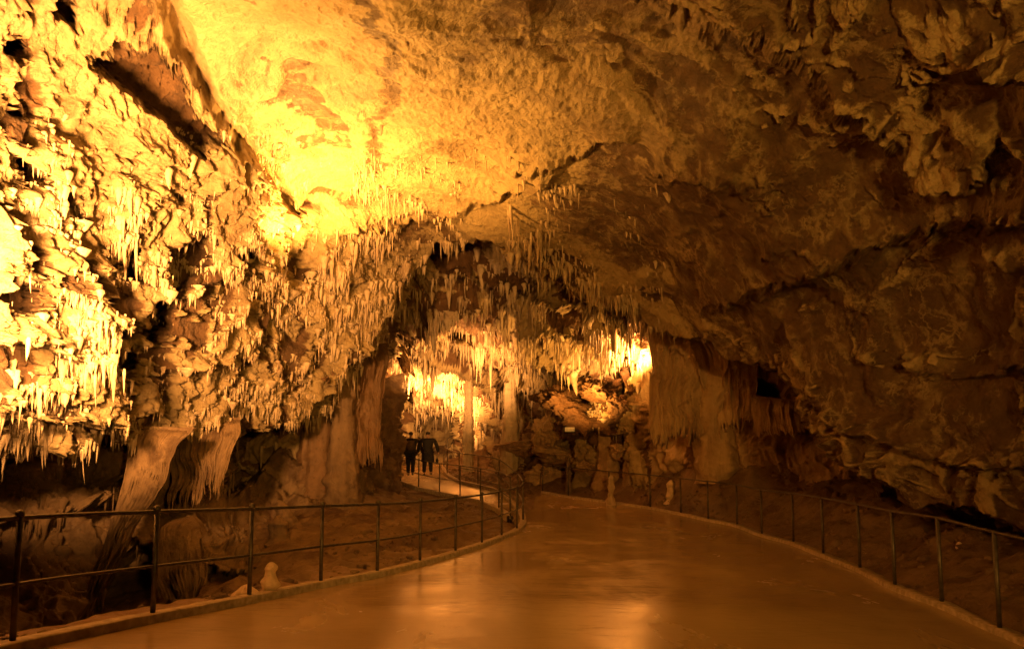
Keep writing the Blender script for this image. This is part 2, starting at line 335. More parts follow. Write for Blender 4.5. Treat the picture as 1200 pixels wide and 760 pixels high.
def disp1(V, px, py, n):
    wallw = 1-sm(px+.9*(py-250)*(py < 250)-0, 300, 420)      # the crusted left wall
    wallw = np.where(py < 250, 1-sm(px-(150+.8*py), -20, 40), 1-sm(px, 420, 520))
    rightw = sm(px, 720, 950)
    warp = np.stack([fbm(V, .5, 3, 1), fbm(V, .5, 3, 4), fbm(V, .5, 3, 8)], -1).astype(np.float32)
    Q = V+warp*.7
    big = fbm(V, .22, 3, 11)*.55
    billow = lambda p, f, o, sd, st=(1, 1, 1), g=.5: sum(np.abs(N3(p, f*2.05**k, sd+k, st))*g**k for k in range(o))
    lump = billow(Q, .9, 2, 20, (1, 1, .75))*1.5+.25*ridge(Q, 1.9, 2, 24); knob = billow(Q, 2.6, 3, 130, (1, 1, .8), .55)*1.6; soft = fbm(Q, .8, 4, 21, g=.5)
    crust = ridge(Q, 3.4, 4, 30, (1, 1, .6), .7); tuft = ridge(V+warp*.2, 4.6, 2, 38, (1, 1, .28), .6)
    wq = V@np.array([[.8, .6, 0], [-.6, .8, 0], [0, 0, 1]], np.float32)+warp*.35
    web = sm(1-np.abs(N3(wq, .62, 45, (.6, 1.3, 1)))*5, 0, 1)*sm(fbm(V, .4, 2, 47), -.5, .2)
    web2 = sm(1-np.abs(N3(wq, 1.35, 46, (.6, 1.2, 1)))*4, 0, 1); web3 = sm(1-np.abs(N3(Q, 2.6, 48))*3.5, 0, 1)
    net = np.clip(web+.7*web2*sm(web+fbm(V, .7, 2, 49), -.2, .6)+.35*web3*web2, 0, 1.4)
    fine = fbm(V, 6, 3, 65, (1, 1, .5), .7); pop = ridge(V, 8, 2, 66, (1, 1, .7), .6)
    # where calcite has grown over the bare rock
    strands = [([(790, 72), (870, 90), (905, 105), (940, 130), (1000, 165), (1040, 205), (1062, 245)], 13), ([(1032, -10), (1000, 40), (962, 85), (945, 132)], 5), ([(962, -10), (945, 50), (930, 100)], 5),
      ([(790, 118), (850, 145), (905, 160), (955, 165), (1010, 205)], 8), ([(850, 150), (885, 205), (912, 232)], 7), ([(1155, -10), (1112, 30), (1090, 62)], 5), ([(1230, 28), (1165, 55), (1130, 92), (1090, 115), (1055, 135)], 11),
      ([(985, 150), (1015, 170)], 34), ([(1040, 200), (1062, 240)], 22), ([(1125, 195), (1215, 205)], 12), ([(690, 118), (760, 150), (812, 190), (868, 208)], 9), ([(880, 15), (905, 60), (930, 110)], 5), ([(760, 20), (800, 40), (850, 35)], 8), ([(700, 60), (760, 60)], 14),
      ([(1108, 272), (1150, 276)], 8), ([(1140, 318), (1180, 303), (1230, 330)], 17), ([(1035, 400), (1085, 430), (1115, 437)], 12), ([(835, 378), (900, 420), (948, 452)], 11), ([(955, 470), (1010, 502)], 14),
      ([(975, 510), (1040, 540), (1100, 560), (1150, 592)], 24), ([(640, 300), (720, 330), (800, 352)], 10), ([(900, 300), (960, 295)], 4), ([(1080, 60), (1100, 120)], 6), ([(1160, 470), (1230, 500)], 12), ([(930, 405), (942, 415)], 9)]
    wpx = px+11*fbm(V, 1.5, 5, 101, g=.65); wpy = py+11*fbm(V, 1.5, 5, 111, g=.65); sf = 0*px
    for ln, rr_ in strands:
        ddd, *_ = seg_dist(wpx, wpy, ln); sf = np.maximum(sf, np.exp(-(ddd/rr_)**2*1.1))
    mid = 1-sm(px+.35*py, 860, 1010)
    lace = np.clip(1.15-np.abs(N3(wq, 2.0, 141, (.7, 1.2, 1)))*4, 0, 1); lace = np.maximum(lace, .9*np.clip(1-np.abs(N3(Q, 3.9, 142))*4, 0, 1))
    mr = np.clip(sf*(.12+.98*lace)+net*(.3+.4*mid)*(.5+.6*lace)+.30*fbm(Q, 1.3, 6, 70, g=.7)+.34*mid+.22*lace*sm(fbm(V, .35, 3, 77)+.5*mid, -.25, .25)-.03, 0, 1)
    net = np.maximum(net*.6, sf*(.5+.5*lace))
    mroof = sm(fbm(Q, .55, 6, 71, g=.6)+.35*(1-sm(px, 430, 760)), -.35, .15); mwall = sm(fbm(Q, .8, 6, 72, g=.6), -.42, -.28)
    mr = sm(mr, .12, .75)*.66
    for ln, rr_, am in [([(425, -10), (458, 60), (448, 110), (440, 200)], 11, .8), ([(600, 30), (640, 40)], 30, .9), ([(545, 60), (560, 75)], 12, .6), ([(720, 215), (850, 245), (960, 290)], 42, 1.), ([(640, 250), (760, 300)], 20, .7), ([(850, 60), (870, 75)], 18, 1.), ([(900, 120), (960, 140)], 8, .6)]:
        ddd, *_ = seg_dist(wpx, wpy, ln); kk = am*np.exp(-(ddd/rr_)**2*.7); mr = mr*(1-kk); mroof = mroof*(1-kk)
    cr = mr*rightw+mroof*(1-rightw); cr = cr*(1-wallw)+mwall*wallw
    # saw-toothed shelves down the wall: each swells towards its lower edge and is cut back under it
    u = V[..., 2]*1.05+1.0*fbm(V, .6, 4, 80)+.3*crust; saw = 1-(u-np.floor(u)); saw = np.where(saw > .9, (1-saw)*9, saw)**1.5
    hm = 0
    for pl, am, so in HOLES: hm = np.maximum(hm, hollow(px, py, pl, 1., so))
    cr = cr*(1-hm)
    dwall = big*.7+.24*lump+(.115*knob+.06*crust+.03*fine+.035*pop+.07*tuft)*(.25+.75*cr)+.12*saw+.08*cr
    drf = big*.8+.10*ridge(Q, .6, 4, 25, (1, 1, 1))+(.025*crust+.016*fine+.016*pop)*(.15+.85*cr)+.035*cr
    drt = big+.16*soft+.05*knob*cr+.08*net+(.05*crust+.035*fine+.03*pop)*(.1+.9*cr)+.07*cr
    a = drf*(1-rightw)+drt*rightw; d = a*(1-wallw)+dwall*wallw
    d = d-.25
    out = n*d[..., None]
    out[..., 2] -= np.where(wallw > .5, .07*np.clip(crust, 0, 1), 0)
    return out, cr
xs = coords(-900, -30, 1230, 1900, 1.35); ys = coords(-750, -20, 665, 900, 1.35)
S1 = sheet('cave_vault', xs, ys, S1C, shape1, disp1, M['wall'], RIM1, curl=.07, curl_px=55)
# the smooth roof and the crusted wall carry different rock
def second_material(S, mats, fn):
    me = S['o'].data
    for m in mats: me.materials.append(m)
    n = len(me.polygons); c = np.empty(len(me.vertices)*3, np.float32); me.vertices.foreach_get('co', c); c = c.reshape(-1, 3)
    ls = np.empty(len(me.loops), np.int32); me.loops.foreach_get('vertex_index', ls); k = ls.reshape(n, 4)[:, 0]; c = c[k]
    me.polygons.foreach_set('material_index', fn(c).astype(np.int32))
def proj(c):
    x = c[:, 0]; y = c[:, 1]; z = c[:, 2]-CZ
    fw = y*math.cos(PITCH)+z*math.sin(PITCH); up = -y*math.sin(PITCH)+z*math.cos(PITCH)
    return 600+F*x/np.maximum(fw, .1), 380-F*(up/np.maximum(fw, .1)-SH)
def pick1(c):
    px, py = proj(c); lim = np.where(py < 250, 170+.78*py, 430)+25*fbm(c, 1.2, 3, 5)
    return np.where(px < lim, 0, 1)
second_material(S1, [M['ceiling']], pick1)

# ------------------------------------------------------------------ the far hall
S2C = [(250, 300, 24), (300, 480, 22.5), (350, 400, 22.5), (400, 300, 23), (500, 270, 25), (560, 290, 26), (420, 400, 23.5), (435, 450, 24.5), (400, 520, 24), (340, 540, 23),
 (462, 470, 38), (470, 420, 33), (500, 455, 37), (500, 400, 31), (540, 420, 33), (560, 370, 29), (600, 330, 27), (650, 350, 26.5), (700, 370, 26), (745, 395, 27),
 (600, 450, 34), (650, 430, 31), (700, 430, 29), (745, 440, 28), (775, 400, 24), (800, 450, 23.8), (900, 450, 23), (945, 470, 22.5), (1000, 520, 21.5),
 (1100, 590, 19), (1250, 660, 16), (620, 500, 35), (560, 500, 38), (700, 500, 29), (515, 500, 50), (470, 500, 40), (640, 545, 32), (700, 555, 29), (800, 500, 24.5), (420, 570, 27), (470, 560, 38),
 (900, 540, 22.5), (800, 560, 25.5), (600, 580, 33), (900, 640, 22), (600, 660, 33), (300, 640, 24), (350, 200, 24), (700, 200, 26), (1100, 300, 24)]
def shape2(px, py, D):
    t = 0
    for ln, a, up in [([(340, 330), (400, 318), (460, 310)], 1.0, 30), ([(350, 400), (420, 392), (470, 380)], .8, 30), ([(330, 470), (400, 440), (455, 425)], .9, 40),
                      ([(470, 335), (540, 330), (600, 342)], 1.6, 25), ([(480, 395), (540, 372), (590, 366)], 1.6, 25), ([(560, 330), (640, 345), (700, 365), (760, 395)], 1.8, 25),
                      ([(580, 375), (650, 385), (720, 410), (758, 432)], 1.5, 25), ([(600, 420), (680, 440), (750, 452)], 1.3, 22), ([(530, 440), (600, 452), (650, 460)], 1.6, 22),
                      ([(480, 488), (520, 486), (580, 490)], 1.3, 10), ([(650, 470), (700, 505), (760, 500)], 1.0, 20), ([(880, 420), (920, 440), (960, 470)], .8, 20)]:
        t = t+ledge(px, py, ln, a, up, 4, 9)
    t = t+hollow(px, py, [(450, 430), (470, 385), (485, 395), (478, 440), (480, 500), (460, 560), (455, 480)], 6, 10, 6)
    t = t+hollow(px, py, [(632, 525), (640, 510), (660, 512), (668, 530), (645, 537)], 2.5, 6, 4)
    t = t+hollow(px, py, [(880, 440), (910, 450), (925, 480), (890, 475)], 3, 8, 5)
    t = t+hollow(px, py, [(520, 380), (560, 385), (560, 400), (530, 410)], 2, 8, 5)
    # the near curtain stands clear of the bright hollow on its left
    return t
def disp2(V, px, py, n):
    warp = np.stack([fbm(V, .35, 3, 1), fbm(V, .35, 3, 4), fbm(V, .35, 3, 8)], -1).astype(np.float32)
    Q = V+warp*.8
    cur = sm(px, 745, 775)*(1-sm(py, 500, 520)); red = sm(px, 370, 385)*(1-sm(px, 448, 462))*sm(py, 415, 430)*(1-sm(py, 530, 560))
    flute = ridge(Q, .95, 4, 33, (1, 1, .07), .6)
    lump = ridge(Q, .55, 5, 20, (1, 1, .45), .58); crust = ridge(Q, 1.9, 3, 30, (1, 1, .35), .6)
    d = fbm(V, .2, 3, 12)*.5+.8*lump+.30*crust
    dc = .8*flute+.12*crust+.3*fbm(V, .3, 2, 6)
    pop = ridge(V, 4.2, 2, 66, (1, 1, .5), .6); cr = sm(fbm(Q, .6, 6, 71, g=.6), -.25, -.1)
    k = np.clip(cur+red, 0, 1); d = (d+.10*pop+.1*cr)*(1-k)+dc*k-.5
    return n*d[..., None], np.maximum(cr, k)
xs = coords(180, 300, 1100, 1300, 1.2); ys = coords(200, 240, 610, 700, 1.2)
S2 = sheet('cave_hall', xs, ys, S2C, shape2, disp2, M['back'])
def pick2(c):
    px, py = proj(c); r = (px > 372) & (px < 458) & (py > 418) & (py < 560); k = px+10*fbm(c, .8, 2, 3) > 762
    return np.where(r, 2, np.where(k, 1, 0))
second_material(S2, [M['curtain'], M['red']], pick2)

# ------------------------------------------------------------------ undercut wall low on the left
S3C = [(-500, 600, 6.5), (-200, 560, 9.5), (-200, 700, 9), (0, 500, 12.8), (0, 620, 12.3), (0, 700, 11.3), (100, 520, 14.6), (100, 600, 14), (100, 690, 12.6), (200, 510, 17.2), (200, 600, 16),
 (200, 690, 14), (280, 540, 20.5), (290, 600, 19), (300, 690, 16), (350, 540, 23), (380, 620, 21), (460, 560, 27), (460, 700, 22), (0, 800, 10), (-300, 850, 7)]
def shape3(px, py, D):
    t = hollow(px, py, [(265, 560), (275, 515), (320, 500), (335, 530), (300, 560), (280, 580), (230, 590)], 3, 14)
    t = t+hollow(px, py, [(110, 690), (160, 610), (190, 640), (250, 660), (300, 680), (300, 760), (80, 760)], 2.2, 14)
    t = t+ledge(px, py, [(-60, 605), (40, 600), (110, 588), (170, 560)], .6, 40)+ledge(px, py, [(120, 560), (200, 555), (265, 560)], .7, 50)
    t = t+ledge(px, py, [(180, 690), (230, 690), (300, 668), (380, 650)], .7, 45, 5, 12)
    return t
def disp3(V, px, py, n):
    warp = np.stack([fbm(V, .4, 3, 1), fbm(V, .4, 3, 4), fbm(V, .4, 3, 8)], -1).astype(np.float32); Q = V+warp*.7
    return n*(.7*ridge(Q, .6, 4, 27, (1, 1, .35), .55)+.2*ridge(Q, 2.2, 3, 37, (1, 1, .4))+.05*fbm(V, 6, 2, 9)-.4)[..., None], 1.
xs = coords(-500, -20, 440, 470, 1.5); ys = coords(440, 480, 740, 860, 1.5)
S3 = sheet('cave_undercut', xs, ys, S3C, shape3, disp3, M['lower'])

# ------------------------------------------------------------------ rock behind the photographer
def back_shell():
    nu, nv = 160, 90
    u = np.linspace(0, 2*math.pi, nu); v = np.linspace(0, math.pi*.5, nv); U, Vv = np.meshgrid(u, v)
    r = np.sin(Vv)**.7
    X = 8.2*np.cos(U)*r; Z = 1.5+6.0*np.sin(U)*r; Y = 4-16*np.cos(Vv)
    V = np.stack([X, Y, Z], -1); c = np.array([0, -2, 2.0]); n = c-V; n /= np.linalg.norm(n, axis=-1, keepdims=True)
    V = V+n*(1.0*ridge(V, .4, 4, 5)+.3*fbm(V, 1.2, 3, 9)-.5)[..., None]
    V[:, -1] = V[:, 0]
    return tag(mesh_np('cave_rear', V.reshape(-1, 3), grid_faces(nv, nu), M['wall']), kind='structure')
back_shell()

# ------------------------------------------------------------------ walkway edges
LK = [(14, 763, 6.55), (178.6, 727.5, 7.96), (291.9, 705.3, 9.3), (375.7, 687.5, 10.7), (442, 675, 12), (492, 662, 13.6), (533.8, 650, 15.1), (564.7, 640, 16.6), (587.8, 631, 18), (605.8, 622.6, 19.4), (613, 612, 21.4)]
AB = [(607, 598, 23.4), (585, 577.5, 25.6), (560, 569.5, 27.5), (538, 564.5, 29.2), (524, 556.5, 32.5), (520, 548, 36), (524, 538, 41), (531, 531, 46)]
CK = [(1172, 742, 8.63), (1104, 711, 9.76), (1049, 690, 11.1), (1008, 669, 12.9), (965, 652, 14.6), (930, 638, 16.7), (893, 628, 18.5), (864, 617, 20.3), (830, 610, 21.6), (798, 603, 23.3), (762, 596, 25.2), (714, 589, 27), (666, 582.5, 28.6), (636, 577, 30)]
BK = [(598, 607, 20.9), (584.6, 597, 22.6), (563, 589, 24.7), (539, 582.5, 26.8), (515, 578, 28.2), (490.5, 572, 29.6), (469.5, 565, 31.2), (449, 559, 33), (434, 556, 34.6), (424, 545, 39), (420, 536, 46)]
def W(l): return [PV(*a) for a in l]
lk = [Vector((-4.6, 5.2, .09)), ]+W(LK); lk0 = [Vector((-5.6, 1.5, .1)), Vector((-6.0, -4, .1)), Vector((-6, -11, .1))]
ab = W(AB); ck = W(CK); bk = W(BK)
ck0 = [Vector((5.35, 7.2, -.22)), Vector((5.1, 5.6, -.22)), Vector((5, 1, -.2)), Vector((5, -4, -.1)), Vector((5.4, -11, 0))]
def spline(pts, n=8):
    out = []; p = [pts[0]*2-pts[1]]+list(pts)+[pts[-1]*2-pts[-2]]
    for i in range(1, len(p)-2):
        for k in range(n):
            t = k/n; a, b, c, d = p[i-1], p[i], p[i+1], p[i+2]
            out.append(.5*((2*b)+(c-a)*t+(2*a-5*b+4*c-d)*t*t+(3*b-a-3*c+d)*t**3))
    out.append(pts[-1].copy()); return out
def resample(pts, n):
    L = [0]
    for a, b in zip(pts[:-1], pts[1:]): L.append(L[-1]+(b-a).length)
    s = np.linspace(0, L[-1], n); A = np.array([list(p) for p in pts])
    return np.stack([np.interp(s, L, A[:, k]) for k in range(3)], -1)
left_edge = spline(lk0[::-1]+lk+[PV(618, 597, 25), PV(626, 584, 28.5)]); right_edge = spline(ck0[::-1]+ck)
def ribbon(name, a, b, n, m, mat, noise=.02):
    A = resample(a, n); B = resample(b, n); t = np.linspace(0, 1, m)[None, :, None]
    V = A[:, None]*(1-t)+B[:, None]*t
    V[..., 2] += noise*fbm(V, .5, 3, 3)*np.sin(np.linspace(0, math.pi, m))[None]
    return tag(mesh_np(name, V.reshape(-1, 3), grid_faces(n, m), mat), kind='structure')
ribbon('walkway', left_edge, right_edge, 400, 60, M['floor'])
ribbon('branch_path', spline([PV(606, 617, 20.2)]+bk), spline([PV(610, 613, 21.2)]+ab), 120, 14, M['floor'], 0)

def kerb(name, pts, w0=-.09, w1=.09, h=.09):
    pts = resample(pts, max(40, len(pts)*3)); d = np.gradient(pts, axis=0); d[:, 2] = 0; d /= np.linalg.norm(d, axis=1, keepdims=True)
    nrm = np.stack([d[:, 1], -d[:, 0], 0*d[:, 0]], -1); z = np.array([0, 0, 1.])
    prof = [(w0, -.5), (w0, h-.015), (w0+.015, h), (w1-.015, h), (w1, h-.015), (w1, -.5)]
    V = np.stack([pts+nrm*a+z*b for a, b in prof], 1)
    V = V+.006*fbm(V, 4, 3, 2)[..., None]
    return tag(mesh_np(name, V.reshape(-1, 3), grid_faces(len(pts), len(prof)), M['kerb']), kind='structure')
kerb('kerb', spline(lk0[::-1]+lk+ab))
kerb('kerb', spline(ck0[::-1]+ck), h=.07)
kerb('kerb', spline(bk), h=.07)

# ------------------------------------------------------------------ the ground beside the walkways
def ground():
    pts = []; 
    def add(v, dz=0): pts.append((v[0], v[1], v[2]+dz))
    for l in (lk, ab, ck, bk):
        for p in l: add(p, -.08)
    for p in lk0+ck0: add(p, -.08)
    G = [(0, 735, 7.2), (100, 716, 8.6), (200, 698, 9.6), (300, 682, 11)]
    for x, y, d in [(0, 790, 9.5), (100, 760, 11), (200, 735, 12), (250, 712, 12.5), (300, 700, 14), (340, 676, 13), (400, 660, 14), (450, 645, 16), (400, 625, 17.5), (340, 640, 17),
                    (500, 632, 18), (540, 612, 20.5), (400, 590, 22), (440, 575, 26), (300, 610, 20), (480, 595, 24), (350, 565, 24), (400, 555, 26), (520, 596, 23.5),
                    (1200, 662, 10.6), (1180, 690, 10), (1100, 640, 13), (1000, 604, 17), (1050, 622, 15), (940, 580, 20), (900, 566, 22), (850, 545, 23), (800, 540, 25.5), (850, 515, 24), (760, 545, 27.5), (740, 520, 29),
                    (900, 500, 26), (1000, 560, 22), (1150, 620, 14), (1300, 680, 9), (620, 552, 32), (560, 553, 34), (600, 535, 36), (660, 550, 31), (700, 560, 30), (560, 530, 38), (620, 524, 37), (530, 512, 52), (420, 530, 45), (490, 530, 48),
                    (680, 520, 34)]:
        add(P(x, y, d))
    for v in [(-9, 0, -.5), (-9, 6, -1.5), (-7, 9, -1.6), (-9, -10, 0), (9, -10, 0), (8, 0, .2), (9, 5, .4), (11, 12, .8), (-12, 18, -.5), (14, 25, 3), (-16, 30, 1), (-14, 45, 3), (16, 45, 4), (0, 55, 4), (-12, 12, -1.5)]: add(v)
    c = np.array(pts); X = c[:, :2]
    U = lambda r2: .5*r2*np.log(r2+1e-9)
    K = U(((X[:, None]-X[None])**2).sum(-1))+np.eye(len(X))*.3; Q = np.hstack([np.ones((len(X), 1)), X])
    s = np.linalg.solve(np.block([[K, Q], [Q.T, np.zeros((3, 3))]]), np.concatenate([c[:, 2], np.zeros(3)]))
    gx = np.arange(-17, 17.01, .07); gy = np.concatenate([np.arange(-12, 2, .2), np.arange(2, 32, .07), np.arange(32, 58, .2)])
    cx = np.linspace(-17, 17, 140); cyy = np.linspace(-12, 58, 280); A, B = np.meshgrid(cx, cyy); q = np.stack([A, B], -1).reshape(-1, 2)
    z = s[-3]+q@s[-2:]
    for k in range(len(X)): z = z+s[k]*U(((q-X[k])**2).sum(-1))
    z = z.reshape(A.shape)
    ix = np.interp(gx, cx, np.arange(140)); iy = np.interp(gy, cyy, np.arange(280)); x0 = np.minimum(ix.astype(int), 138); y0 = np.minimum(iy.astype(int), 278)
    fx = (ix-x0)[None]; fy = (iy-y0)[:, None]
    Z = (z[y0][:, x0]*(1-fx)+z[y0][:, x0+1]*fx)*(1-fy)+(z[y0+1][:, x0]*(1-fx)+z[y0+1][:, x0+1]*fx)*fy
    GX, GY = np.meshgrid(gx, gy)
    V = np.stack([GX, GY, 0*GX], -1)
    # distance outside the walkways
    main = [(p.x, p.y) for p in left_edge]+[(p.x, p.y) for p in right_edge[::-1]]
    br = [(p.x, p.y) for p in spline(bk, 3)]+[(p.x, p.y) for p in spline(ab, 3)[::-1]]
    def sd(poly):
        d = np.full(GX.shape, 9.)
        d0, *_ = seg_dist(GX, GY, poly+[poly[0]]); ins = inside(GX, GY, poly); return np.where(ins, -d0, d0)
    dist = np.minimum(sd(main[::3]), sd(br))
    rough = sm(dist, .15, 1.6)
    Z = Z+rough*(.30*ridge(V, .55, 4, 3, g=.55)+.12*ridge(V, 2.1, 3, 13)-.12)+.03*fbm(V, 4, 3, 8)*sm(dist, .05, .3)
    Z = Z-.22*(1-sm(dist, -.35, .02))
    # the black pit between the strip of gravel and the left wall
    lx = np.interp(GY, [-4, 1.5, 5.2, 6.55, 7.96, 9.3, 10.7, 12, 13.6, 15], [-6, -5.6, -4.6, -4.25, -3.73, -3.18, -2.67, -2.1, -1.63, -1.1])
    off = lx-GX-.9-.25*fbm(V, .8, 3, 30)
    Z = Z-2.4*sm(off, 0, .9)*(1-sm(GY, 9.5, 11.8))*sm(GY, -2, 2)
    kz = np.interp(GY, [5.2, 6.55, 8, 10.7, 15], [.09, .086, .07, .025, 0]); strip = (1-sm(off, -.1, .35))*(1-sm(GY, 9, 13))*sm(lx-GX, -.1, .1)*(GX < 0)*(GY > 2)
    Z = np.where(strip > .02, np.maximum(Z, Z*(1-strip)+strip*(kz+.05+.05*fbm(V, 2, 3, 5))), Z)
    hx, hy, _ = P(503, 650, 16.8); Z = Z-.5*np.exp(-(((GX-hx)/.55)**2+((GY-hy-.5)/.7)**2)**2)*sm(dist, .2, .5)
    V[..., 2] = Z
    o = mesh_np('cave_floor', V.reshape(-1, 3), grid_faces(*GX.shape), M['ground']); tag(o, kind='structure')
    o.data.materials.append(M['gravel'])
    fo = (((off < .15) & (dist < 1.3) & (GX < 0) & (GY < 13))[:-1, :-1]).ravel()
    o.data.polygons.foreach_set('material_index', fo.astype(np.int32)); return GX, GY, Z, dist
GX, GY, GZ, GD = ground()
def gz(x, y):
    i = np.argmin(abs(GX[0]-x)); j = np.argmin(abs(GY[:, 0]-y)); return float(GZ[j, i])

def rubble(n=9000):
    """loose stones and crumbs of rock lying on the ground beside the walkways"""
    wgt = ((GD > .12)*np.exp(-np.clip(GD, 0, 9)/2.5)*(GY > 3)*(GY < 36)*(.15+sm(fbm(np.stack([GX, GY, 0*GX], -1).astype(np.float32), .7, 4, 3), 0, .5))*np.where((GY > 31.9) | (GY < 2.1), 3, 1)).ravel()
    ids = RNG.choice(wgt.size, n, p=wgt/wgt.sum()); c = np.stack([GX.ravel()[ids], GY.ravel()[ids], GZ.ravel()[ids]], -1)
    c[:, :2] += RNG.uniform(-.035, .035, (n, 2))
    b = bmesh.new(); bmesh.ops.create_icosphere(b, subdivisions=1, radius=1); b.verts.ensure_lookup_table()
    v = np.array([list(x.co) for x in b.verts]); f = np.array([[q.index for q in g.verts] for g in b.faces]); b.free()
    r = np.clip(RNG.lognormal(-3.6, .6, n), .008, .16)
    V = v[None]*(1+RNG.uniform(-.28, .28, (n, len(v), 1)))*(r[:, None]*RNG.uniform(.6, 1.3, (n, 3)))[:, None]; V[..., 2] *= .7
    V = V+c[:, None]; o = mesh_np('loose_stones', V.reshape(-1, 3), (f[None]+(np.arange(n)*len(v))[:, None, None]).reshape(-1, 3), M['ground'], smooth=False)
    tag(o, 'loose stones scattered on the earth beside the walkways', 'stones', None, 'stuff')
rubble()

# ------------------------------------------------------------------ railings
def tube(bm, pts, r, seg=8):
    pts = [Vector(p) for p in pts]; prev = None; rings = []
    for i, p in enumerate(pts):
        t = (pts[min(i+1, len(pts)-1)]-pts[max(i-1, 0)]).normalized()
        s = t.cross(Vector((0, 0, 1)) if abs(t.z) < .9 else Vector((1, 0, 0))).normalized(); u = s.cross(t)
        rings.append([bm.verts.new(p+(s*math.cos(2*math.pi*k/seg)+u*math.sin(2*math.pi*k/seg))*r) for k in range(seg)])
    for a, b in zip(rings[:-1], rings[1:]):
        for k in range(seg): bm.faces.new((a[k], a[(k+1) % seg], b[(k+1) % seg], b[k]))
    bm.faces.new(rings[0][::-1]); bm.faces.new(rings[-1])
def ball(bm, c, r):
    res = bmesh.ops.create_uvsphere(bm, u_segments=10, v_segments=7, radius=r)
    bmesh.ops.translate(bm, verts=res['verts'], vec=c)
def obj(name, bm, mat, parent=None, smooth=True):
    bmesh.ops.recalc_face_normals(bm, faces=bm.faces)
    me = bpy.data.meshes.new(name); bm.to_mesh(me); bm.free(); me.materials.append(mat)
    if smooth:
        for p in me.polygons: p.use_smooth = True
    o = bpy.data.objects.new(name, me); COL.objects.link(o)
    if parent is not None: o.parent = parent
    return o
def empty(name, loc, rz=0):
    o = bpy.data.objects.new(name, None); COL.objects.link(o); o.location = loc; o.rotation_euler.z = rz; return o
def railing(label, posts, path, mids, r_post=.026, r_rail=.021, cap=True, H=1.12):
    """posts: base points; path: the line the rails follow; mids: heights of the lower rails"""
    base = Vector(posts[0]); t = empty('railing', base); tag(t, label, 'railing', 'railings along the walkways')
    for p in posts:
        b = bmesh.new(); tube(b, [Vector((0, 0, -.1)), Vector((0, 0, H))], r_post, 10)
        o = obj('post', b, M['steel'], t); o.location = Vector(p)-base
        if cap:
            b = bmesh.new(); ball(b, Vector((0, 0, H+.012)), r_post*1.45); obj('finial', b, M['steel'], o)
        b = bmesh.new(); tube(b, [Vector((0, 0, -.02)), Vector((0, 0, .022))], r_post*2.1, 12); tube(b, [Vector((0, 0, 0)), Vector((0, 0, .07))], r_post*1.35, 10)
        for q in range(4): tube(b, [Vector((math.cos(q*1.57+.8)*r_post*1.65, math.sin(q*1.57+.8)*r_post*1.65, 0)), Vector((math.cos(q*1.57+.8)*r_post*1.65, math.sin(q*1.57+.8)*r_post*1.65, .034))], .005, 6)
        obj('base_flange', b, M['steel'], o)
    for k, h in enumerate([H-.02]+mids):
        b = bmesh.new(); tube(b, [p+Vector((0, 0, h))-base for p in path], r_rail if k == 0 else r_rail*.8, 8)
        obj('handrail' if k == 0 else 'lower_rail', b, M['steel'], t)
    return t
lkp = [Vector((-5.35, 3.0, .09)), Vector((-4.9, 4.4, .09))]+W(LK)
railing('long steel railing with ball topped posts curving along the left edge of the walkway', lkp[1:], spline([Vector((-5.6, 1.5, .1))]+lk+ab[:1]), [.55])
railing('steel railing on the right side of the branch path beside the two walkers', ab, spline(ab), [.55, .25], .022, .02, False)
railing('steel railing along the left side of the branch path above the earth slope', bk[:9]+bk[10:], spline(bk), [.55], .024, .018, False)
railing('long thin steel railing curving along the right edge of the walkway', ck0[:3]+ck, spline(ck0[:3][::-1]+ck), [], .026, .019, False)

# ------------------------------------------------------------------ dripstone
def spike(name, n_seg, L_, r0, seed, mat, flare=.12, lump=.25):
    """a stalactite of unit length pointing down from the origin"""
    rg = np.random.default_rng(seed); t = np.linspace(0, 1, n_seg); a = np.linspace(0, 2*math.pi, 13)[:-1]
    rad = r0*((1-t)**.8*.85+.10*(1-t)+flare*.25*np.exp(-t*9)+.05)*(1+lump*(rg.random(n_seg)-.5)*2*(t > .02)); rad[-1] = .004
    ph = rg.random(4)*6
    T, A = np.meshgrid(t, a, indexing='ij'); rr = rad[:, None]*(1+.13*np.sin(3*A+ph[0]+T*3)+.08*np.sin(5*A+ph[1]-T*6))
    ox = .05*np.sin(T*3+ph[2])*r0*4; oy = .05*np.sin(T*2.5+ph[3])*r0*4
    V = np.stack([np.cos(A)*rr+ox, np.sin(A)*rr+oy, -T*L_+.12*L_*(T == 0)], -1).reshape(-1, 3)
    i = np.arange((n_seg-1)*12); r = i//12; c = i % 12
    f = np.stack([r*12+c, r*12+(c+1) % 12, (r+1)*12+(c+1) % 12, (r+1)*12+c], -1)
    me_o = mesh_np(name, V, f, mat); return me_o
protos = []
for k in range(7):
    o = spike('stalactite', 15, 1, [.055, .07, .09, .12, .16, .06, .10][k], 100+k, M['drip']); COL.objects.unlink(o); protos.append(o.data)
for me_ in protos:
    q_ = np.empty(len(me_.vertices)*3, np.float32); me_.vertices.foreach_get('co', q_); q_ = q_.reshape(-1, 3); q_[:, :2] *= .6; me_.vertices.foreach_set('co', q_.ravel())
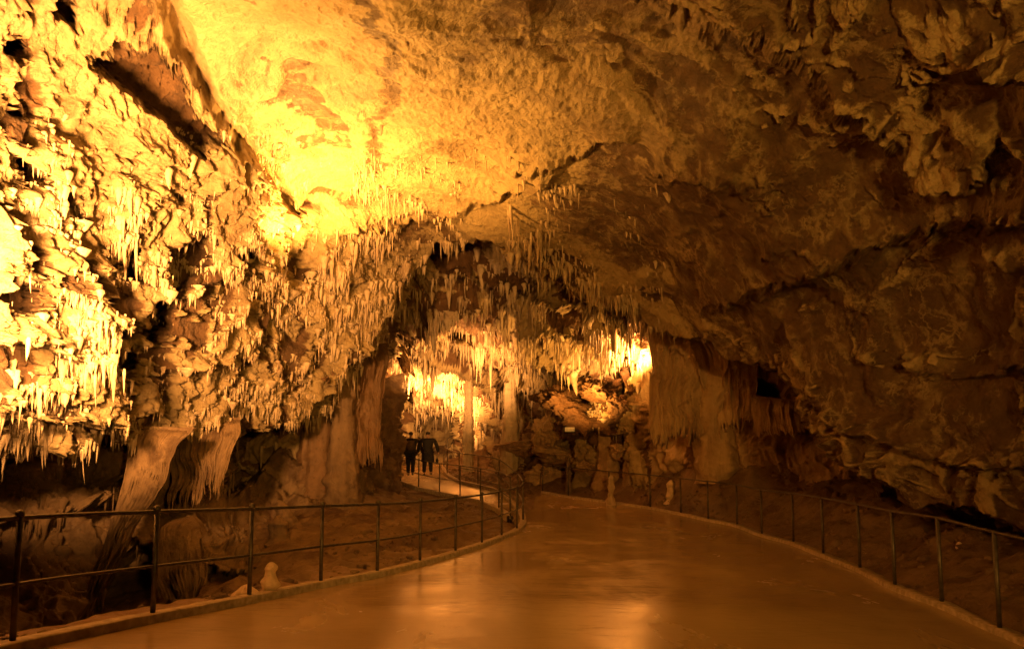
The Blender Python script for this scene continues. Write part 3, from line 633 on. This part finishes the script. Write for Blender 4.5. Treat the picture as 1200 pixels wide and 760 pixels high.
def stuff_spikes(name, roots, lens, rads, mat, label, cat='dripstone'):
    """a mass of tiny stalactites nobody could count, as one mesh"""
    n = len(roots); K = 6; rads = rads*RNG.lognormal(0, .6, n)*(.6+.9*np.sqrt(lens/np.median(lens))*.5); t = np.array([-.08, .06, .35, .72, 1.]); rp = np.array([.6, 1., .66, .38, .03]); a = np.arange(K)*2*math.pi/K
    ring = np.stack([np.cos(a), np.sin(a)], -1)
    bend = RNG.normal(0, .04, (n, 2))
    V = np.zeros((n, len(t), K, 3))
    rv = rads[:, None]*rp[None]*(1+.3*(RNG.random((n, len(t)))-.5))
    V[..., :2] = roots[:, None, None, :2]+ring[None, None]*rv[..., None, None]+bend[:, None, None]*lens[:, None, None, None]*(t[None, :, None, None]**2)
    V[..., 2] = roots[:, None, None, 2]-t[None, :, None]*lens[:, None, None]
    f = []
    for r in range(len(t)-1):
        for c in range(K): f.append((r*K+c, r*K+(c+1) % K, (r+1)*K+(c+1) % K, (r+1)*K+c))
    f = np.array(f)[None]+(np.arange(n)*len(t)*K)[:, None, None]
    o = mesh_np(name, V.reshape(-1, 3), f.reshape(-1, 4), mat); tag(o, label, cat, None, 'stuff'); return o
def sample(S, dens, n, nz=-.15):
    ok = S['keep'] & (S['back'] < 12) & (S['n'][..., 2] < nz)
    clu = sm(fbm(S['V'].astype(np.float32), 1.1, 3, 91), -.05, .45)+.015; clu *= .25+sm(-S['n'][..., 2], .2, .8)
    wgt = np.where(ok, dens(S['px'], S['py'])*clu, 0).ravel(); wgt = np.clip(wgt, 0, None)
    ids = RNG.choice(wgt.size, n, p=wgt/wgt.sum())
    return S['V'].reshape(-1, 3)[ids]-S['n'].reshape(-1, 3)[ids]*.04, S['px'].ravel()[ids], S['py'].ravel()[ids]
def boxd(px, py, x0, x1, y0, y1, s=30): return sm(px, x0-s, x0+s)*(1-sm(px, x1-s, x1+s))*sm(py, y0-s, y0+s)*(1-sm(py, y1-s, y1+s))
# masses of tiny ones
v, px, py = sample(S1, lambda x, y: boxd(x, y, -20, 420, 150, 520)*(.3+sm(y, 150, 400)), 24000, -.05)
stuff_spikes('dripstone_fringe', v, RNG.lognormal(-2.25, .5, len(v)), RNG.uniform(.010, .026, len(v)), M['drip'], 'dense crust of tiny stalactites over the bright left wall')
v, px, py = sample(S1, lambda x, y: boxd(x, y, 370, 770, 200, 400)*(.02+sm(y-.42*(x-500)*(x > 500), 232, 280)), 6500, -.15)
stuff_spikes('dripstone_fringe', v, RNG.lognormal(-1.9, .5, len(v)), RNG.uniform(.012, .035, len(v)), M['drip'], 'fringe of tiny stalactites along the rear lip of the ceiling')
v, px, py = sample(S2, lambda x, y: boxd(x, y, 330, 760, 260, 500)+.15*boxd(x, y, 760, 950, 390, 500), 15000, -.05)
stuff_spikes('dripstone_fringe', v, RNG.lognormal(-1.5, .6, len(v)), RNG.uniform(.014, .04, len(v)), M['drip'], 'mass of thin stalactites hanging through the far hall')
v, px, py = sample(S3, lambda x, y: boxd(x, y, -20, 300, 500, 700), 1500, -.05)
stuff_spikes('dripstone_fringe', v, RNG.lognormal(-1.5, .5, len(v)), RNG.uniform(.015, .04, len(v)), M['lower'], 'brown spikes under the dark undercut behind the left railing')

def hang(S, dens, n, lo, hi, place, group, nz=-.1, fat=1.0):
    v, px, py = sample(S, dens, n, nz)
    LL = lo*(hi/lo)**RNG.random(n); W_ = RNG.uniform(.7, 1.25, n)
    def words(a, names): return [names[min(int(r*len(names)/n), len(names)-1)] for r in np.argsort(np.argsort(a))]
    size = words(LL, ['very short', 'short', 'medium length', 'long', 'very long']); row = words(py, ['uppermost', 'upper', 'middle', 'lower', 'lowest'])
    side = words(px, ['far left', 'left', 'middle', 'right', 'far right']); girth = words(W_, ['hair thin', 'slim', 'stout', 'thickset'])
    for k, p in enumerate(v):
        o = bpy.data.objects.new('stalactite', protos[RNG.integers(0, 7)]); COL.objects.link(o)
        L_ = LL[k]; q = L_**.55*fat*W_[k]
        o.location = p+np.array([0, 0, .02]); o.scale = (q, q, L_); o.rotation_euler = (RNG.normal(0, .03), RNG.normal(0, .03), RNG.uniform(0, 6))
        tag(o, '%s %s stalactite, %s row, %s of those %s' % (size[k], girth[k], row[k], side[k], place), 'stalactite', group)
hang(S2, lambda x, y: boxd(x, y, 350, 450, 270, 430, 15), 70, .5, 1.7, "left of the dark arch", 'stalactites left of the dark arch')
hang(S2, lambda x, y: boxd(x, y, 470, 600, 290, 450, 15), 80, .4, 1.4, "over the glaring hollow", 'stalactites over the bright hollow')
hang(S2, lambda x, y: boxd(x, y, 610, 755, 320, 450, 15), 80, .3, 1.1, "on the golden terraces", 'stalactites of the golden terraces')
hang(S1, lambda x, y: boxd(x, y, 380, 640, 245, 300, 10), 34, .35, 1.0, "on the vault's rear lip", 'stalactites on the rear lip')
hang(S1, lambda x, y: boxd(x, y, 0, 330, 230, 500, 20), 30, .35, .9, "on the lit left wall", 'stalactites on the left wall')

# ---- columns, curtains and stalagmites
def pillar(name, x, y0, y1, Y, r0, r1, seed, mat, label, cat, rm=None, parent=None, flute=.22, cap=False, lean=0.):
    """a lumpy fluted shaft from picture row y0 (top) down to y1 (bottom) at distance Y"""
    top = P(x+lean, y0, Y); bot = P(x, y1, Y)
    ext = 0 if cap else 1.1
    g_ = gz(bot[0], bot[1]); ext = 0 if cap else max(.3, bot[2]-g_+.5)
    if cap: bot[2] = min(bot[2], g_-.06)
    if not cap: bot = bot-np.array([0, 0, ext]); top = top+np.array([0, 0, .3])
    H = top[2]-bot[2]; n = 110; m = 40
    t = np.linspace(0, 1, n); a = np.linspace(0, 2*math.pi, m+1)[:-1]; T, A = np.meshgrid(t, a, indexing='ij')
    rm = rm or (r0+r1)*.4
    TT = np.clip((T*H-ext)/(H-ext), 0, 1); rad = rm+(r1-rm)*(1-TT)**3+(r0-rm)*T**4+rm*.16*fbm(np.stack([T*H*1.3+seed, 0*T+seed, 0*T+1.5*np.cos(A)*.3], -1), 1, 3, seed+9)
    if cap: rad = rad*np.clip((1-T)/np.clip(rm/H, .1, .6), 0, 1)**.5*(1+.35*N3(np.stack([T*H/rm*.8+seed, 0*T+seed, 0*T], -1), 1.0, seed)+.15*N3(np.stack([T*H/rm*1.5, 0*T, np.cos(A)+seed], -1), 1.0, seed+2))
    q = np.stack([np.cos(A)*2+seed*3, np.sin(A)*2, T*H*.15], -1); q2 = np.stack([np.cos(A)*rad, np.sin(A)*rad, T*H], -1)+seed
    rad = rad*(1+flute*ridge(q, 1.3, 3, seed)+.16*fbm(q2, 1.2/max(rm, .1)*.5, 4, seed+3, (1, 1, 1.6)))
    V = np.stack([np.cos(A)*rad+(top[0]-bot[0])*T, np.sin(A)*rad, T*H], -1).reshape(-1, 3)
    i = np.arange((n-1)*m); r = i//m; c = i % m; f = np.stack([r*m+c, r*m+(c+1) % m, (r+1)*m+(c+1) % m, (r+1)*m+c], -1)
    if cap: V = np.vstack([V, [[top[0]-bot[0], 0, H]]]);
    o = mesh_np(name, V, f, mat); o.location = bot
    if cap:
        b = bmesh.new(); b.from_mesh(o.data); bmesh.ops.holes_fill(b, edges=[e for e in b.edges if e.is_boundary and e.verts[0].co.z > H*.5]); b.to_mesh(o.data); b.free()
    tag(o, label, cat); return o
pillar('dripstone_column', 402, 395, 566, 22.3, .45, .5, 3, M['lower'], 'slim fluted column standing on the slope left of the red curtain', 'column', .24)
pillar('dripstone_column', 371, 400, 560, 22.6, .55, .6, 5, M['red'], 'reddish hanging column left of the slim fluted column', 'column', .30)
pillar('dripstone_column', 598, 430, 516, 33, .28, .35, 7, M['drip'], 'pale column rising behind the round rock platform', 'column', .22)
pillar('dripstone_column', 549, 425, 505, 34, .2, .25, 9, M['drip'], 'thin lit column right of the burnt out hollow', 'column', .11)
pillar('dripstone_column', 712, 500, 560, 28.5, .35, .5, 11, M['curtain'], 'brown column below the golden terraces, left of the ragged curtain', 'column', .30)
pillar('dripstone_column', 704, 502, 562, 28.8, .2, .25, 12, M['curtain'], 'narrow brown column pressed against the left of a thicker one', 'column', .15)
pillar('dripstone_column', 838, 385, 512, 23.4, .6, .65, 14, M['curtain'], 'broad smooth column in the curtain wall on the right', 'column', .45)
pillar('dripstone_column', 741, 495, 555, 27.5, .3, .3, 15, M['curtain'], 'ragged brown column left of the dark gap by the curtain', 'column', .2)
pillar('dripstone_column', 755, 490, 552, 27.2, .25, .3, 16, M['curtain'], 'ragged brown column directly left of the curtain foot', 'column', .2)
# stalagmites
def stag(x, yt, yb, Y, r, seed, mat, label, rm=None, lean=0.):
    return pillar('stalagmite', x, yt, yb+3, Y, r*.75, r*1.35, seed, mat, label, 'stalagmite', rm or r*.85, flute=.10, cap=True, lean=lean)
stag(314, 658, 700, 9.75, .105, 21, M['pale'], 'upright pale knobbly stalagmite at the kerb between two railing posts', lean=4)
stag(287, 684, 706, 9.6, .16, 22, M['pale'], 'squat pink stalagmite hidden partly by a railing post', .14, lean=3)
stag(786, 562, 588, 24.6, .15, 23, M['pale'], 'pale bottle shaped stalagmite behind the right railing', .13)
stag(808, 576, 592, 24, .28, 24, M['curtain'], 'low brown mound right of the pale bottle shaped stalagmite')
stag(716, 556, 592, 26.4, .14, 25, M['drip'], 'tan stump at the far edge of the walkway')
stag(1124, 634, 652, 12.2, .05, 26, M['pale'], 'small thin pale stalagmite seen between the last posts on the right')
stag(326, 603, 640, 17.5, .2, 27, M['lower'], 'short brown stalagmite in the hollow left of the earth slope')
stag(350, 585, 640, 18.5, .25, 28, M['lower'], 'taller brown stalagmite leaning in the hollow left of the earth slope', lean=-22)
stag(666, 534, 584, 29.5, .1, 29, M['lower'], 'dark thin stalagmite rising behind the far railing')

def drapery(name, pts_top, pts_bot, thick, seed, mat, label, cat='curtain', folds=9, ragged=.16):
    """a hanging sheet of flowstone between a top line and a ragged bottom line"""
    n, m = 150, 90; u = np.linspace(0, 1, n); A = resample([PV(*p) for p in pts_top], n); B = resample([PV(*p) for p in pts_bot], n)
    q = np.stack([u*folds, 0*u+seed, 0*u], -1)
    rag = (N3(q, 1.7, seed)+.6*N3(q, 4.1, seed+1))*.5
    side = []
    base = (A[0]+A[-1])/2
    nrm = np.cross(A[-1]-A[0], [0, 0, 1.]); nrm /= np.linalg.norm(nrm); 
    if np.dot(nrm, -base) < 0: nrm = -nrm
    t = np.linspace(0, 1, m)[:, None]
    Lv = (B-A)[None]*(1+ragged*(rag+.5*N3(q, 11., seed+2))[None, :, None])
    t = t+0*u[None]; C = A[None]+Lv*t[..., None]
    env = np.sin(np.pi*np.clip(u, 0.02, .98))[None]**.4
    fx = u[None]*folds+.30*fbm(C.astype(np.float32), .8, 2, seed+8); fold = ridge(np.stack([fx, t*.7+seed+0*fx, 0*fx], -1), 1.0, 3, seed)*sm(fbm(C.astype(np.float32), .9, 3, seed+3, (1, 1, .6)), -.5, .3)
    C = C+.16*np.stack([fbm(C.astype(np.float32), .9, 3, seed), 0*t+0*fold, 0*fold], -1)
    fr = thick*env*(.45+.40*fold+.28*fbm(C.astype(np.float32), 1.6, 4, seed+5, (1, 1, .5)))*(1-.55*t**2)*np.clip(t/.25, 0, 1)**.5-.35*np.clip(1-t/.12, 0, 1)**2
    front = C+nrm*fr[..., None]; rear = C-nrm*(thick*.5*env*(1-.5*t))[..., None]
    V = np.concatenate([front, rear[::-1]], 0)-base
    o = mesh_np(name, V.reshape(-1, 3), grid_faces(2*m, n), mat); o.location = base
    tag(o, label, cat); return o
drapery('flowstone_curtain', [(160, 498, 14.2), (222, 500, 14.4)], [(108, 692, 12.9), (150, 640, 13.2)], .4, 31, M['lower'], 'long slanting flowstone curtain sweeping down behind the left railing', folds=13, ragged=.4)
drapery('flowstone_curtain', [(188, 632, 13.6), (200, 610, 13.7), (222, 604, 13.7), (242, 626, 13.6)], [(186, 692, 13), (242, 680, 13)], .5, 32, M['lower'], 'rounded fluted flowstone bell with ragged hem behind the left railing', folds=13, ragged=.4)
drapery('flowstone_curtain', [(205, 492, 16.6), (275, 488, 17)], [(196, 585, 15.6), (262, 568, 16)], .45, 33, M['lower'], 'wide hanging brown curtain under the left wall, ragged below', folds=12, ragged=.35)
drapery('flowstone_curtain', [(386, 405, 23.4), (456, 400, 24)], [(384, 542, 22.4), (448, 534, 22.8)], .9, 34, M['red'], 'broad red brown flowstone curtain left of the dark passage', folds=6)
drapery('flowstone_curtain', [(764, 376, 24.2), (832, 384, 23.6)], [(760, 512, 23.6), (828, 510, 23)], .8, 35, M['curtain'], 'tall fluted curtain whose edge hides the bright lamp on the right', folds=7)
drapery('flowstone_curtain', [(845, 388, 23.2), (892, 402, 22.8)], [(845, 502, 22.8), (888, 494, 22.4)], .6, 36, M['curtain'], 'smaller fluted curtain right of the broad smooth column', folds=5)
drapery('flowstone_curtain', [(885, 462, 22.2), (948, 470, 21.8)], [(885, 508, 21.8), (945, 506, 21.4)], .4, 37, M['curtain'], 'low fringe of brown drapery under the dark niche on the right', folds=8)

def boulder(x, y, Y, sz, seed, mat, label):
    b = bmesh.new(); bmesh.ops.create_icosphere(b, subdivisions=6, radius=1); me = bpy.data.meshes.new('boulder'); b.to_mesh(me); b.free()
    q = np.empty(len(me.vertices)*3, np.float32); me.vertices.foreach_get('co', q); q = q.reshape(-1, 3)
    r = np.maximum.reduce([q@np.array(d)/c for d, c in zip(RNG.normal(size=(16, 3))/1.0, RNG.uniform(1.2, 2.2, 16))])   # faceted like broken rock
    q = q/np.maximum(r, .62)[:, None]*.8; q = q*(1+.26*fbm(q, 1.5, 5, seed, g=.6)+.16*ridge(q, 3.2, 3, seed+4)+.06*ridge(q, 9, 2, seed+6))[:, None]*np.array(sz)
    me.vertices.foreach_set('co', q.astype(np.float32).ravel()); me.materials.append(mat)
    for p in me.polygons: p.use_smooth = True
    o = bpy.data.objects.new('boulder', me); COL.objects.link(o); o.location = P(x, y, Y); o.rotation_euler = (0, 0, RNG.uniform(0, 6)); tag(o, label, 'boulder', 'fallen rocks of the far slope')
for a in [(655, 470, 29, (.9, .8, .45), 'broad slab like golden rock topping the rubble below the terraces'), (700, 455, 28.2, (1.0, .8, .5), 'largest golden block under the brightest stalactites'),
          (728, 478, 27.4, (.8, .7, .55), 'rough golden block against the edge of the fluted curtain'), (676, 496, 29, (.8, .6, .4), 'brown block in the middle of the rubble slope'),
          (640, 500, 30.5, (.6, .6, .5), 'brown boulder over the dark hole in the rubble'), (618, 522, 32, (1.1, .7, .35), 'flat reddish rock beside the round rock platform'),
          (662, 532, 30.5, (1.0, .7, .35), 'flat reddish slab below the dark hole in the rubble'), (690, 548, 29.3, (.6, .5, .35), 'low reddish boulder behind the far end of the right railing'),
          (644, 556, 31, (.8, .6, .4), 'reddish brown boulder behind the faint far rail'), (598, 545, 33.5, (.9, .7, .5), 'dark brown boulder just beyond the bend of the railing'),
          (728, 530, 27.9, (.5, .5, .4), 'small tan block between the ragged brown columns'), (742, 455, 27.4, (.5, .5, .6), 'glowing small block just left of the curtain edge')]:
    boulder(*a[:4], int(a[0]), M['back'] if a[1] < 500 else M['curtain'], a[4])

def floodlight(x, y, Y, aim):
    loc = PV(x, y, Y); t = empty('floodlight', loc, aim); tag(t, 'small lit lamp box lying among the rocks over the dark hole in the rubble', 'lamp')
    b = bmesh.new(); bmesh.ops.create_cube(b, size=1); bmesh.ops.scale(b, verts=b.verts, vec=(.42, .16, .22)); bmesh.ops.bevel(b, geom=b.edges[:], offset=.02, segments=2, affect='EDGES'); obj('housing', b, M['steel'], t)
    m = bpy.data.materials.new('lamp_glass'); m.use_nodes = True; p = m.node_tree.nodes['Principled BSDF']; p.inputs['Emission Color'].default_value = (1, .5, .1, 1); p.inputs['Emission Strength'].default_value = .1
    b = bmesh.new(); bmesh.ops.create_cube(b, size=1); bmesh.ops.scale(b, verts=b.verts, vec=(.36, .02, .16)); bmesh.ops.translate(b, verts=b.verts, vec=(0, -.085, 0)); obj('lens', b, m, t)
    b = bmesh.new(); tube(b, [(-.24, 0, 0), (-.24, 0, -.22), (.24, 0, -.22), (.24, 0, 0)], .015); obj('bracket', b, M['steel'], t)
floodlight(667, 503, 27.9, .15)

# ------------------------------------------------------------------ people walking away on the branch path
def skin_mesh(name, joints, edges, mat, parent, sub=2, root=0):
    me = bpy.data.meshes.new(name); me.from_pydata([j[0] for j in joints], edges, []); o = bpy.data.objects.new(name, me); COL.objects.link(o)
    mo = o.modifiers.new('skin', 'SKIN'); mo.use_smooth_shade = True; mo.branch_smoothing = .5
    for k, j in enumerate(joints):
        r = j[1] if isinstance(j[1], tuple) else (j[1], j[1]); me.skin_vertices[0].data[k].radius = r
        me.skin_vertices[0].data[k].use_root = (k == root)
    ms = o.modifiers.new('sub', 'SUBSURF'); ms.levels = sub; ms.render_levels = sub
    dg = bpy.context.evaluated_depsgraph_get(); dg.update(); nm = bpy.data.meshes.new_from_object(o.evaluated_get(dg)); o.modifiers.clear(); o.data = nm
    nm.materials.clear(); nm.materials.append(mat)
    for p in nm.polygons: p.use_smooth = True
    o.parent = parent; return o
def person(loc, rz, h, label, stride, arms, coat_len, topmat, wide=1.):
    t = empty('person', loc, rz); tag(t, label, 'person', None); t.scale = (h/1.75,)*3
    w_ = wide; s = stride
    # faces +Y (away); joints in metres
    J = [((0, 0, .95), (.15*w_, .11)), ((0, .01, 1.15), (.145*w_, .11)), ((0, .01, 1.36), (.17*w_, .11)), ((0, .01, 1.48), (.075, .07)), ((0, .02, 1.56), (.06, .06)), ((0, .03, 1.64), (.085, .095)), ((0, .025, 1.73), (.06, .07)),
         ((-.10, s*.04, .86), .095), ((-.10, s*.14, .48), .062), ((-.10, s*.16+(-.08 if s < 0 else .05), .10), .042), ((-.10, s*.16+.08, .035), .035),
         ((.10, -s*.04, .86), .095), ((.10, -s*.10, .48), .062), ((.10, -s*.26, .10+.03), .042), ((.10, -s*.26+.10, .045), .035),
         ((-.19*w_, .01, 1.42), .06), ((-.25*w_-arms, -s*.08, 1.15), .045), ((-.26*w_-arms*1.3, -s*.06+.10, .90), .032), ((-.26*w_-arms*1.3, -s*.06+.14, .82), .03),
         ((.19*w_, .01, 1.42), .06), ((.25*w_+arms, s*.08, 1.15), .045), ((.27*w_+arms*1.4, s*.10+.06, .90), .032), ((.27*w_+arms*1.4, s*.10+.10, .82), .03)]
    E = [(0, 1), (1, 2), (2, 3), (3, 4), (4, 5), (5, 6), (0, 7), (7, 8), (8, 9), (9, 10), (0, 11), (11, 12), (12, 13), (13, 14), (2, 15), (15, 16), (16, 17), (17, 18), (2, 19), (19, 20), (20, 21), (21, 22)]
    thin = lambda r, k: tuple(x*k for x in r) if isinstance(r, tuple) else r*k
    skin_mesh('body', [(j[0], thin(j[1], 1 if i in (3, 4, 5, 6, 18, 22) else .72)) for i, j in enumerate(J)], E, M['skin'], t)
    def grow(idx, d): return [(J[i][0], tuple(r+d for r in J[i][1]) if isinstance(J[i][1], tuple) else J[i][1]+d) for i in idx]
    a = grow([0, 1, 2, 3, 15, 16, 17, 19, 20, 21], .032)
    skin_mesh('jacket', a, [(0, 1), (1, 2), (2, 3), (2, 4), (4, 5), (5, 6), (2, 7), (7, 8), (8, 9)], topmat, t)
    b = grow([0, 7, 8, 9, 11, 12, 13], .032); skin_mesh('trousers', b, [(0, 1), (1, 2), (2, 3), (0, 4), (4, 5), (5, 6)], M['trouser'], t)
    for i, k in ((9, 10), (13, 14)):
        p, q = Vector(J[i][0]), Vector(J[k][0]); skin_mesh('shoe', [((p.x, p.y-.04, p.z-.05), (.045, .04)), ((q.x, q.y, q.z), (.048, .035)), ((q.x, q.y+.07, q.z-.005), (.04, .028))], [(0, 1), (1, 2)], M['shoe'], t, 1)
    skin_mesh('hair', [((0, .005, 1.60), (.09, .085)), ((0, .01, 1.68), (.098, .10)), ((0, .015, 1.745), (.075, .08))], [(0, 1), (1, 2)], M['hair'], t)
    n = 20; zs = np.linspace(1.05, .95-coat_len, 8); V = []
    for z in zs:
        k = (1.05-z)/(.1+coat_len); rx = .165*w_+.05*k; ry = .135+.05*k
        for c in range(n):
            an = 2*math.pi*c/n; f = 1+.05*math.sin(5*an+k*2)*k; V.append((math.cos(an)*rx*f, math.sin(an)*ry*f, z))
    i = np.arange(7*n); r = i//n; c = i % n
    mesh_np('coat_skirt', np.array(V), np.stack([r*n+c, r*n+(c+1) % n, (r+1)*n+(c+1) % n, (r+1)*n+c], -1), topmat, t)
    # fingers: five short tapering chains on each hand
    for idx in (18, 22):
        x, y, z = J[idx][0]; sg = -1 if x < 0 else 1
        b = bmesh.new()
        for q, (dx, dy, L_) in enumerate([(0, -.03, .07), (0, -.01, .08), (0, .01, .085), (0, .03, .075), (-sg*.02, .045, .05)]):
            tube(b, [(x+dx, y+dy, z+.01), (x+dx-sg*.005, y+dy*1.1, z-L_*.5), (x+dx-sg*.02, y+dy*1.1, z-L_)], .009, 6)
        obj('fingers', b, M['skin'], t)
    return t
p1 = PV(481, 557, 30.8); p2 = PV(501, 556.5, 30.2)
person(p1, .08, 1.76, 'person in a dark jacket with a brown backpack, left of the pair walking away', 1., .03, .1, M['jacket'], 1.5)
person(p2, -.05, 1.72, 'person in a dark knee length coat, right of the pair walking away', -1., .06, .42, M['coat'], 1.3)
def backpack(loc):
    t = empty('backpack', loc); tag(t, 'brown backpack worn by the left walker', 'backpack')
    def blob(name, sz, c, mat):
        b = bmesh.new(); bmesh.ops.create_cube(b, size=1); bmesh.ops.scale(b, verts=b.verts, vec=sz)
        bmesh.ops.bevel(b, geom=b.edges[:], offset=min(sz)*.3, segments=3, affect='EDGES'); bmesh.ops.translate(b, verts=b.verts, vec=c); obj(name, b, mat, t)
    blob('main_bag', (.30, .17, .42), (0, 0, 0), M['pack']); blob('front_pocket', (.22, .08, .20), (0, -.11, -.07), M['pack']); blob('top_flap', (.28, .18, .07), (0, -.005, .22), M['trouser'])
    for sx in (-.1, .1):
        b = bmesh.new(); tube(b, [(sx, .05, .2), (sx, .14, .24), (sx, .30, .2), (sx, .33, .0), (sx, .2, -.18), (sx, .05, -.2)], .015); obj('strap', b, M['trouser'], t)
backpack(p1+Vector((.02, -.23, 1.22)))
def bag(loc):
    t = empty('shoulder_bag', loc); tag(t, 'small dark bag carried at the right walker\'s side', 'bag')
    b = bmesh.new(); bmesh.ops.create_cube(b, size=1); bmesh.ops.scale(b, verts=b.verts, vec=(.10, .26, .22)); bmesh.ops.bevel(b, geom=b.edges[:], offset=.03, segments=3, affect='EDGES'); obj('pouch', b, M['trouser'], t)
    b = bmesh.new(); tube(b, [(0, -.1, .1), (-.005, -.05, .25), (-.01, .05, .25), (0, .1, .1)], .01); obj('handle', b, M['trouser'], t)
bag(p2+Vector((.36, .1, .55)))
